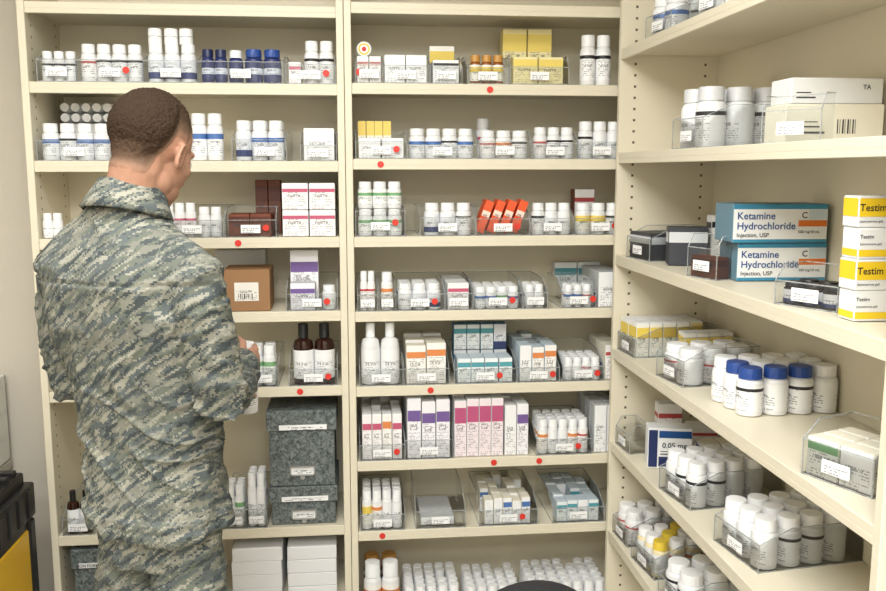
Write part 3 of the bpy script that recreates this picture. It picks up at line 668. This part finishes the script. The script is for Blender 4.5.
for s in (-1,1):
    mb.tube([(s*.072,0,.90),(s*.08,.005,.70),(s*.09,.01,.50),(s*.105,-.01,.32),(s*.12,-.015,.08)],[.070,.062,.050,.048,.036],16)
    mb.tube([(s*.12,-.04,.05),(s*.125,.06,.04),(s*.13,.14,.032)],[.034,.034,.026],12)
bot=Vector((.000,.318,.990))
def hand(w,d,n,th):
    d=d.normalized(); n=(n-d*n.dot(d)).normalized(); s=Vector((0,0,1)); s=(s-d*s.dot(d)-n*s.dot(n)).normalized()
    M=Matrix(((d.x,s.x,n.x,0),(d.y,s.y,n.y,0),(d.z,s.z,n.z,0),(0,0,0,1))); M.translation=w
    mb.ell((.030,0,0),(.036,.030,.015),M); mb.ell((.062,.0,0),(.036,.040,.014),M); mb.ell((.03,.026,.006),(.028,.014,.013),M)
    for k,(off,L) in enumerate(((.030,.95),(.010,1.05),(-.010,1.0),(-.029,.8))):
        p=M@Vector((.082,off,0)); pts=[p]; ang=0
        for seg,(l,ad) in enumerate(((.040,30),(.026,48),(.021,32))):
            ang+=math.radians(ad); p=p+(d*math.cos(ang)+n*math.sin(ang))*l*L+s*0; pts.append(p)
        mb.tube(pts,[.0092,.0086,.008,.007],10)
    p=M@Vector((.022,.030,.004)); q=p+(d*.7+s*.55+n*.35).normalized()*.038; r=q+(d*.75+s*.1+n*.65).normalized()*.030
    mb.tube([p,q,r],[.012,.0105,.0088],10)
hand(WRr,Vector((-.22,.97,0)),Vector((-1,0,0)),1); hand(WL,Vector((.28,.95,0)),Vector((1,0,0)),1)
body=remeshed(mb,.0034,2,SKIN,'body')
bo=add('body',body,parent=person)
for s in (-1,1):
    m2=MB(); m2.ell((0,0,0),(.0115,.0115,.0115)); e=add('eye',m2.mesh('eye',[PM('eye_white',(235,232,228),0.2)]),HM@Vector((s*.030,.0795,-.002)),parent=person)
    m2=MB(); m2.ell((0,0,0),(.0052,.003,.0052)); 
    e2=add('iris',m2.mesh('iris',[PM('iris',(60,45,35),0.15)]),HM.to_3x3()@Vector((0,.0105,-.002)),parent=e)
bvh=BVHTree.FromPolygons([v.co.copy() for v in body.vertices],[tuple(p.vertices) for p in body.polygons])
hb=bmesh.new(); bmesh.ops.create_icosphere(hb,subdivisions=7,radius=1)
def sm(a,b,x):
    t=max(0,min(1,(x-a)/(b-a))); return t*t*(3-2*t)
lay=hb.verts.layers.float.new('fade')
keep={}; HI=HM.inverted(); O3=HM.to_3x3()
def hline(y):
    if y>.055: return .058+(y-.055)*.2
    if y>.022: return .018+(y-.022)*1.2
    if y>-.016: return .012
    if y>-.058: return .012-sm(0,1,(-.016-y)/.042)*.104
    return -.092
for v in hb.verts:
    d=v.co.normalized(); o_=HM@Vector((0,-.014,.02)); dw=(O3@d).normalized()
    hit,_,_,_=bvh.ray_cast(o_+dw*.22,-dw)
    if hit is None or (hit-o_).length>.165: p=Vector((0,-.014,.02))+d*.095
    else: p=HI@hit
    if abs(p.x)>.0775: p.x=math.copysign(.0765,p.x)
    m_=p.z-hline(p.y)+.003*noise.noise(p*120)
    t=-.0012+.0026*sm(0,.030,m_)+.0095*sm(.045,.12,m_)
    t+=(.0022*noise.noise(p*260)+.0012*noise.noise(p*120))*sm(.03,.08,m_)
    p=p+d*t; v.co=HM@p; v[lay]=sm(-.002,.110,m_); keep[v]=m_>-.002
bmesh.ops.delete(hb,geom=[v for v in hb.verts if not keep[v]],context='VERTS')
for f_ in hb.faces: f_.smooth=True
hm=bpy.data.meshes.new('hair'); hb.to_mesh(hm); hb.free()
m,nt,b=nodes('short_brown_hair'); at=N(nt,'ShaderNodeAttribute'); at.attribute_name='fade'; tc=N(nt,'ShaderNodeTexCoord'); no=N(nt,'ShaderNodeTexNoise'); no.inputs['Scale'].default_value=420; no.inputs['Detail'].default_value=2
mpv=N(nt,'ShaderNodeMapping'); mpv.inputs['Scale'].default_value=(1,1,.3); nt.links.new(tc.outputs['Object'],mpv.inputs[0])
nt.links.new(mpv.outputs[0],no.inputs['Vector'])
rr=N(nt,'ShaderNodeValToRGB'); nt.links.new(at.outputs['Fac'],rr.inputs[0]); e=rr.color_ramp.elements
e[0].position=0; e[0].color=lin((186,141,118)); e[1].position=1; e[1].color=lin((66,51,39))
x_=e.new(.10); x_.color=lin((158,122,102)); x_=e.new(.26); x_.color=lin((116,93,77)); x_=e.new(.55); x_.color=lin((82,64,50))
c2=mixc(nt,mth(nt,'MULTIPLY',mth(nt,'MULTIPLY',no.outputs['Fac'],at.outputs['Fac']),.6),rr.outputs[0],lin((36,28,23)))
nt.links.new(c2,b.inputs['Base Color']); b.inputs['Roughness'].default_value=.85
try: b.inputs['Specular IOR Level'].default_value=.15
except Exception: pass
bp=N(nt,'ShaderNodeBump'); bp.inputs['Distance'].default_value=.003; nt.links.new(mth(nt,'MULTIPLY',at.outputs['Fac'],.8),bp.inputs['Strength']); nt.links.new(no.outputs['Fac'],bp.inputs['Height']); nt.links.new(bp.outputs[0],b.inputs['Normal'])
hm.materials.append(m); add('hair',hm,parent=person)
def camo():
    m,nt,b=nodes('digital_camouflage'); tc=N(nt,'ShaderNodeTexCoord')
    sn=N(nt,'ShaderNodeVectorMath',operation='SNAP'); sn.inputs[1].default_value=(.0040,.0040,.0040); nt.links.new(tc.outputs['Object'],sn.inputs[0])
    def layer(sc,rot,off,det=2.4,dis=.5):
        mp=N(nt,'ShaderNodeMapping'); mp.vector_type='TEXTURE'; mp.inputs['Rotation'].default_value=rot; mp.inputs['Location'].default_value=off
        nt.links.new(sn.outputs[0],mp.inputs[0])
        m2=N(nt,'ShaderNodeVectorMath',operation='MULTIPLY'); m2.inputs[1].default_value=sc; nt.links.new(mp.outputs[0],m2.inputs[0])
        no=N(nt,'ShaderNodeTexNoise'); no.inputs['Scale'].default_value=1; no.inputs['Detail'].default_value=det; no.inputs['Roughness'].default_value=.58; no.inputs['Distortion'].default_value=dis
        nt.links.new(m2.outputs[0],no.inputs['Vector']); return no.outputs['Fac']
    R1=(0,-.60,0)
    a=layer((12,12,64),R1,(0,0,0)); c=layer((15,15,88),(0,-.55,0),(.5,.3,.1)); d=layer((18,18,108),(0,-.66,0),(.9,.1,.4)); g=layer((6,6,11),(0,0,0),(.2,.7,.4),1,0)
    col=mixc(nt,mth(nt,'GREATER_THAN',a,.5),lin((132,132,121)),lin((108,113,103)))
    col=mixc(nt,mth(nt,'GREATER_THAN',c,.535),col,lin((93,100,101)))
    col=mixc(nt,mth(nt,'GREATER_THAN',d,.575),col,lin((70,76,78)))
    col=mixc(nt,mth(nt,'LESS_THAN',d,.412),col,lin((155,154,142)))
    col=mixc(nt,mth(nt,'MULTIPLY',mth(nt,'GREATER_THAN',g,.55),.25),col,lin((96,100,96)))
    nt.links.new(col,b.inputs['Base Color']); b.inputs['Roughness'].default_value=.9
    try: b.inputs['Specular IOR Level'].default_value=.15
    except Exception: pass
    n2=N(nt,'ShaderNodeTexNoise'); n2.inputs['Scale'].default_value=16; n2.inputs['Detail'].default_value=3; nt.links.new(tc.outputs['Object'],n2.inputs['Vector'])
    bp=N(nt,'ShaderNodeBump'); bp.inputs['Strength'].default_value=.45; bp.inputs['Distance'].default_value=.02; nt.links.new(n2.outputs['Fac'],bp.inputs['Height']); nt.links.new(bp.outputs[0],b.inputs['Normal'])
    return m
CAMO=camo()
mb=MB()
mb.loft([(.010,.0,.822,.166,.124),(.010,0,.835,.170,.128),(.008,0,.90,.160,.124),(.003,0,1.0,.150,.116),(.000,-.010,1.10,.155,.118),(-.004,-.024,1.20,.170,.128),(-.009,-.040,1.30,.187,.136),(-.011,-.050,1.37,.190,.130),(-.011,-.053,1.415,.180,.114),(-.007,-.050,1.460,.146,.094),(0,-.045,1.502,.096,.076),(0,-.042,1.528,.069,.065)],48,2.5)
def lerp(a,b,t): return a*(1-t)+b*t
for (a,b,c) in ((SR,ER,WRr),(SL,EL,WL)):
    a2=a+Vector((-.03 if a.x>0 else .03,0,.0))
    mb.tube([a2,lerp(a,b,.08),lerp(a,b,.3),lerp(a,b,.6),lerp(a,b,.88),b+Vector((0,-.002,-.004)),lerp(b,c,.2),lerp(b,c,.5),lerp(b,c,.8),lerp(b,c,.98)],[.060,.068,.065,.060,.055,.053,.053,.050,.046,.043],24)
jk=remeshed(mb,.0048,4,CAMO,'jacket')
def seg_t(p,a,b):
    ab=b-a; t=(p-a).dot(ab)/ab.length_squared; return t,(p-(a+ab*t)).length
def ridge(q,k=3.0): return max(0,1-abs(noise.noise(q))*k)
def fold(v,nrm):
    p=v
    wp=p+Vector((noise.noise(p*7),noise.noise(p*7+Vector((9,0,0))),noise.noise(p*7+Vector((0,9,0)))))*.03
    d=.006*noise.noise(Vector((p.x*6,p.y*6,p.z*6)))
    r1=ridge(Vector((wp.x*6+wp.z*4,wp.y*6,wp.z*8-wp.x*5)),3.4)
    d+=.010*r1*r1*(.4+.8*max(0,noise.noise(p*5+Vector((3,3,3)))+.3))
    w=math.exp(-((p.z-1.03)/.12)**2) if abs(p.x)<.19 else 0
    r2=ridge(Vector((wp.x*4,wp.y*5+2,wp.z*16+wp.x*10)),3.6)
    d+=.014*w*r2*r2
    for e,s_,c in ((ER,SR,WRr),(EL,SL,WL)):
        we=math.exp(-((p-e).length/.10)**2)
        r3=ridge(Vector((wp.x*8,wp.y*10,wp.z*24+wp.y*18)),3.4)
        d+=.013*we*r3*r3
        wa=math.exp(-((p-(s_+Vector((0,0,-.10)))).length/.10)**2)
        r4=ridge(Vector((wp.x*15-wp.z*13,wp.y*6,wp.z*8)),3.4)
        d+=.011*wa*r4*r4
        t,dist=seg_t(p,s_,e)
        if dist<.10 and nrm.x*(1 if e.x>0 else -1)>.5 and .30<t<.72:
            d+=.0035
            if .30<t<.41: d+=.002
        if abs(t-.02)<.02 and dist<.11 and p.y<-.03 and p.z>1.30: d-=.002
    if p.y<-.05 and abs(p.z-1.375)<.004: d-=.005
    if abs(p.z-.848)<.003: d-=.003
    if p.z<.87: d+=.010*ridge(Vector((p.x*14,p.y*14,p.z*2)),2.2)
    return d-.003
co=[v.co.copy() for v in jk.vertices]; nr=[v.normal.copy() for v in jk.vertices]
for i,v in enumerate(jk.vertices): v.co=co[i]+nr[i]*fold(co[i],nr[i])
add('jacket',jk,parent=person)
mb=MB(); 
mb.lathe([(.055,-.04),(.057,.010),(.060,.022),(.066,.024),(.073,.010),(.086,-.018),(.095,-.038),(.090,-.042),(.073,-.026)],40,M=Matrix.Translation((.003,-.036,1.546))@Matrix.Rotation(math.radians(-15),4,'X'))
add('collar',mb.mesh('collar',[CAMO],sharp=0),parent=person)
for c,wv,e in ((0,WRr,ER),(1,WL,EL)):
    d=(wv-e).normalized(); q=d.to_track_quat('Z','Y').to_matrix().to_4x4(); q.translation=lerp(e,wv,.97)
    mb=MB(); mb.lathe([(.034,-.03),(.045,-.028),(.047,0),(.046,.024),(.042,.027),(.028,.020)],28,M=q); add('cuff',mb.mesh('cuff',[CAMO]),parent=person)
mb=MB()
mb.loft([(.008,0,.74,.128,.098),(.008,0,.80,.136,.104),(.006,0,.90,.134,.10),(0,0,.98,.125,.09)],40,2.4)
for s in (-1,1):
    mb.tube([(s*.068+.006,0,.86),(s*.076+.005,.0,.76),(s*.088,.005,.60),(s*.100,.012,.48),(s*.112,.0,.34),(s*.118,-.01,.24),(s*.12,-.012,.19)],[.076,.080,.078,.074,.072,.070,.062],24)
tr=remeshed(mb,.007,4,CAMO,'trousers')
co=[v.co.copy() for v in tr.vertices]; nr=[v.normal.copy() for v in tr.vertices]
for i,v in enumerate(tr.vertices):
    p=co[i]; d=.008*ridge(Vector((p.x*8,p.y*8,p.z*16+p.x*9)))
    if .50<p.z<.70 and abs(nr[i].x)>.75: d+=.005
    v.co=p+nr[i]*d
add('trousers',tr,parent=person)
BOOT=PM('sage_suede',(112,112,92),0.85,bump=.2)
for s in (-1,1):
    mb=MB(); mb.tube([(s*.12,-.015,.24),(s*.12,-.015,.14),(s*.12,-.02,.09)],[.052,.052,.054],20); mb.tube([(s*.12,-.055,.062),(s*.124,.03,.064),(s*.13,.12,.056),(s*.133,.165,.052)],[.046,.050,.048,.038],20)
    me=remeshed(mb,.006,3,BOOT,'boot')
    for v in me.vertices:
        if v.co.z<.022: v.co.z=.022
    b_=add('boot',me,parent=person)
    mb=MB(); mb.loft([(s*.127,.055,.001,.044,.150),(s*.127,.055,.026,.047,.154)],28,2.6); add('sole',mb.mesh('sole',[PM('rubber_sole',(70,68,58),.8)]),parent=b_)
PMx=Matrix.Translation((PX,PY,0))@Matrix.Rotation(PYAW,4,'Z')
hb_=bottle(PMx@bot,.056,.18,lab='blue',cap='white',where='held in both hands')

# ------------------------------------------------------------------ rolling tool chest
YEL=PM('yellow_plastic',(240,190,35),0.4)
pr=on_y(37,520,-.14); zt=on_y(20,472,-.20).z; x1=pr.x; x0=x1-.46
par=bpy.data.objects.new('tool_chest',None); COL.objects.link(par); par.location=((x0+x1)/2,-.32,0); top(par,'black and yellow plastic rolling tool chest standing on the floor','tool chest')
w=(x1-x0)/2; hh=zt
mb=MB(); mb.box(-w+.008,w-.008,-.165,.165,.06,hh*.82,0,.005,seg=2)
for k in range(3): mb.box(-w+.05,w-.05,-.173,-.163,.16+k*.2,.28+k*.2,0,.004)
for y_ in (-.172,.132): mb.box(w-.03,w-.001,y_,y_+.04,.08,hh*.815,0,.006)
add('body',mb.mesh('chest_body',[BLACKP]),parent=par)
mb=MB()
mb.box(w-.012,w-.003,-.125,.125,hh*.18,hh*.79,0,.004)
mb.box(-w+.04,w-.04,-.180,-.172,hh*.62,hh*.76,0,.003)
add('side_panel',mb.mesh('chest_panel',[YEL]),parent=par)
mb=MB(); mb.box(-w,w,-.18,.18,hh*.82,hh*.94,0,.006,seg=2); mb.box(-w+.02,w-.02,-.16,.16,hh*.93,hh-.014,0,.004)
for k in range(6): mb.box(-w+.03,w-.03,-.145+k*.052,-.120+k*.052,hh-.020,hh,0,.003)
for k in range(5): mb.box(w-.004,w+.005,-.155+k*.068,-.130+k*.068,hh*.83,hh*.93,0,.002)
add('lid',mb.mesh('chest_lid',[BLACKP]),parent=par)
for x in (-.12,.12):
    mb=MB(); mb.box(x-.025,x+.025,-.192,-.178,hh*.78,hh*.90,0,.004); add('latch',mb.mesh('latch',[YEL]),parent=par)
mb=MB(); mb.tube([(-.09,0,hh-.01),(-.09,0,hh+.018),(.09,0,hh+.018),(.09,0,hh-.01)],[.009]*4,10); add('handle',mb.mesh('handle',[BLACKP]),parent=par)
for s in (-1,1):
    for y in (-.12,.12):
        mb=MB(); mb.lathe([(0,-.015),(.055,-.015),(.06,-.01),(.06,.01),(.055,.015),(0,.015)],24,M=Matrix.Translation((s*(w-.025),y,.061))@Matrix.Rotation(math.pi/2,4,'Y')); add('wheel',mb.mesh('wheel',[BLACKP]),parent=par)
px=on_y(2,420,.24); zt2=on_y(5,378,.24).z; zb2=zt2-.28
mb=MB()
for k in range(4): mb.box(-.12,.12,-.10,.10,k*.08,k*.08+.006,0,.002)
for x in (-.12,.114): mb.box(x,x+.006,-.10,.10,0,.28,0,.002)
mb.box(-.12,.12,.094,.10,0,.28,0)
o=add('letter_tray',mb.mesh('letter_tray',[PM('tray_white',(228,228,220),0.5)]),(px.x-.12,.19,zb2)); top(o,'off-white stacked letter tray on a small table','letter tray')
mb=MB(); mb.box(-.12,.12,-.11,.11,zb2-.03,zb2-.001,0,.003)
for x in (-.10,.10):
    for y in (-.09,.09): mb.box(x-.015,x+.015,y-.015,y+.015,0,zb2-.03,0,.002)
o=add('side_table',mb.mesh('side_table',[PM('table_grey',(185,178,165),0.5)]),(px.x-.12,.19,0)); top(o,'small narrow side table carrying a letter tray','table')

# ------------------------------------------------------------------ office chair
tp=on_y(536,583,-1.1); cx,cy,ct=tp.x,-1.1,tp.z
ch=bpy.data.objects.new('office_chair',None); COL.objects.link(ch); ch.location=(cx,cy,0); top(ch,'black office chair with rounded backrest and wheeled base','chair')
FAB=PM('black_fabric',(30,30,32),0.85,bump=.3,bscale=400)
mb=MB(); n=28
outl=[]
for k in range(n+1):
    t=math.pi*k/n; outl.append((.15*math.cos(t),.15*math.sin(t)))
outl+= [(-.15,-.12),(-.12,-.20),(.12,-.20),(.15,-.12)]
rings=[]
for yy,sc in ((-.03,.90),(-.022,.98),(.0,1.0),(.018,.98),(.026,.9)):
    rings.append([mb.bm.verts.new((a*sc,yy,ct-.15+b*sc)) for a,b in outl])
for i in range(len(rings)-1):
    for k in range(len(outl)):
        j=(k+1)%len(outl); mb.bm.faces.new((rings[i][k],rings[i][j],rings[i+1][j],rings[i+1][k])).smooth=True
mb.bm.faces.new(rings[0]); mb.bm.faces.new(rings[-1])
add('backrest',mb.mesh('backrest',[FAB]),parent=ch)
mb=MB(); mb.loft([(0,-.24,.44,.20,.20),(0,-.24,.455,.225,.225),(0,-.24,.50,.225,.225),(0,-.24,.515,.20,.20)],36,3.2); add('seat',mb.mesh('seat',[FAB]),parent=ch)
mb=MB(); mb.tube([(0,-.2,.43),(0,.0,.42),(0,.045,.50),(0,.03,ct-.25)],[.014]*4,12); add('back_bracket',mb.mesh('br',[BLACKP]),parent=ch)
mb=MB(); mb.tube([(0,-.24,.10),(0,-.24,.44)],[.025,.025],16); add('gas_post',mb.mesh('gp',[STEEL]),parent=ch)
for k in range(5):
    a=2*math.pi*k/5; e=Vector((.25*math.cos(a),-.24+.25*math.sin(a),.075))
    mb=MB(); mb.tube([(0,-.24,.10),e],[.022,.016],10); add('leg',mb.mesh('leg',[BLACKP]),parent=ch)
    mb=MB(); mb.lathe([(0,-.018),(.024,-.018),(.027,-.014),(.027,.014),(.024,.018),(0,.018)],16,M=Matrix.Translation((e.x,e.y,.028))@Matrix.Rotation(a,4,'Z')@Matrix.Rotation(math.pi/2,4,'X')); mb.box(e.x-.006,e.x+.006,e.y-.006,e.y+.006,.05,.075); add('caster',mb.mesh('caster',[BLACKP]),parent=ch)
w0=scene.world or bpy.data.worlds.new('world'); scene.world=w0; w0.use_nodes=True
w0.node_tree.nodes['Background'].inputs[0].default_value=(.6,.6,.6,1)
print('BOTTLES',NB[0],'XR',XR,'xM',xM,'xL',xL)
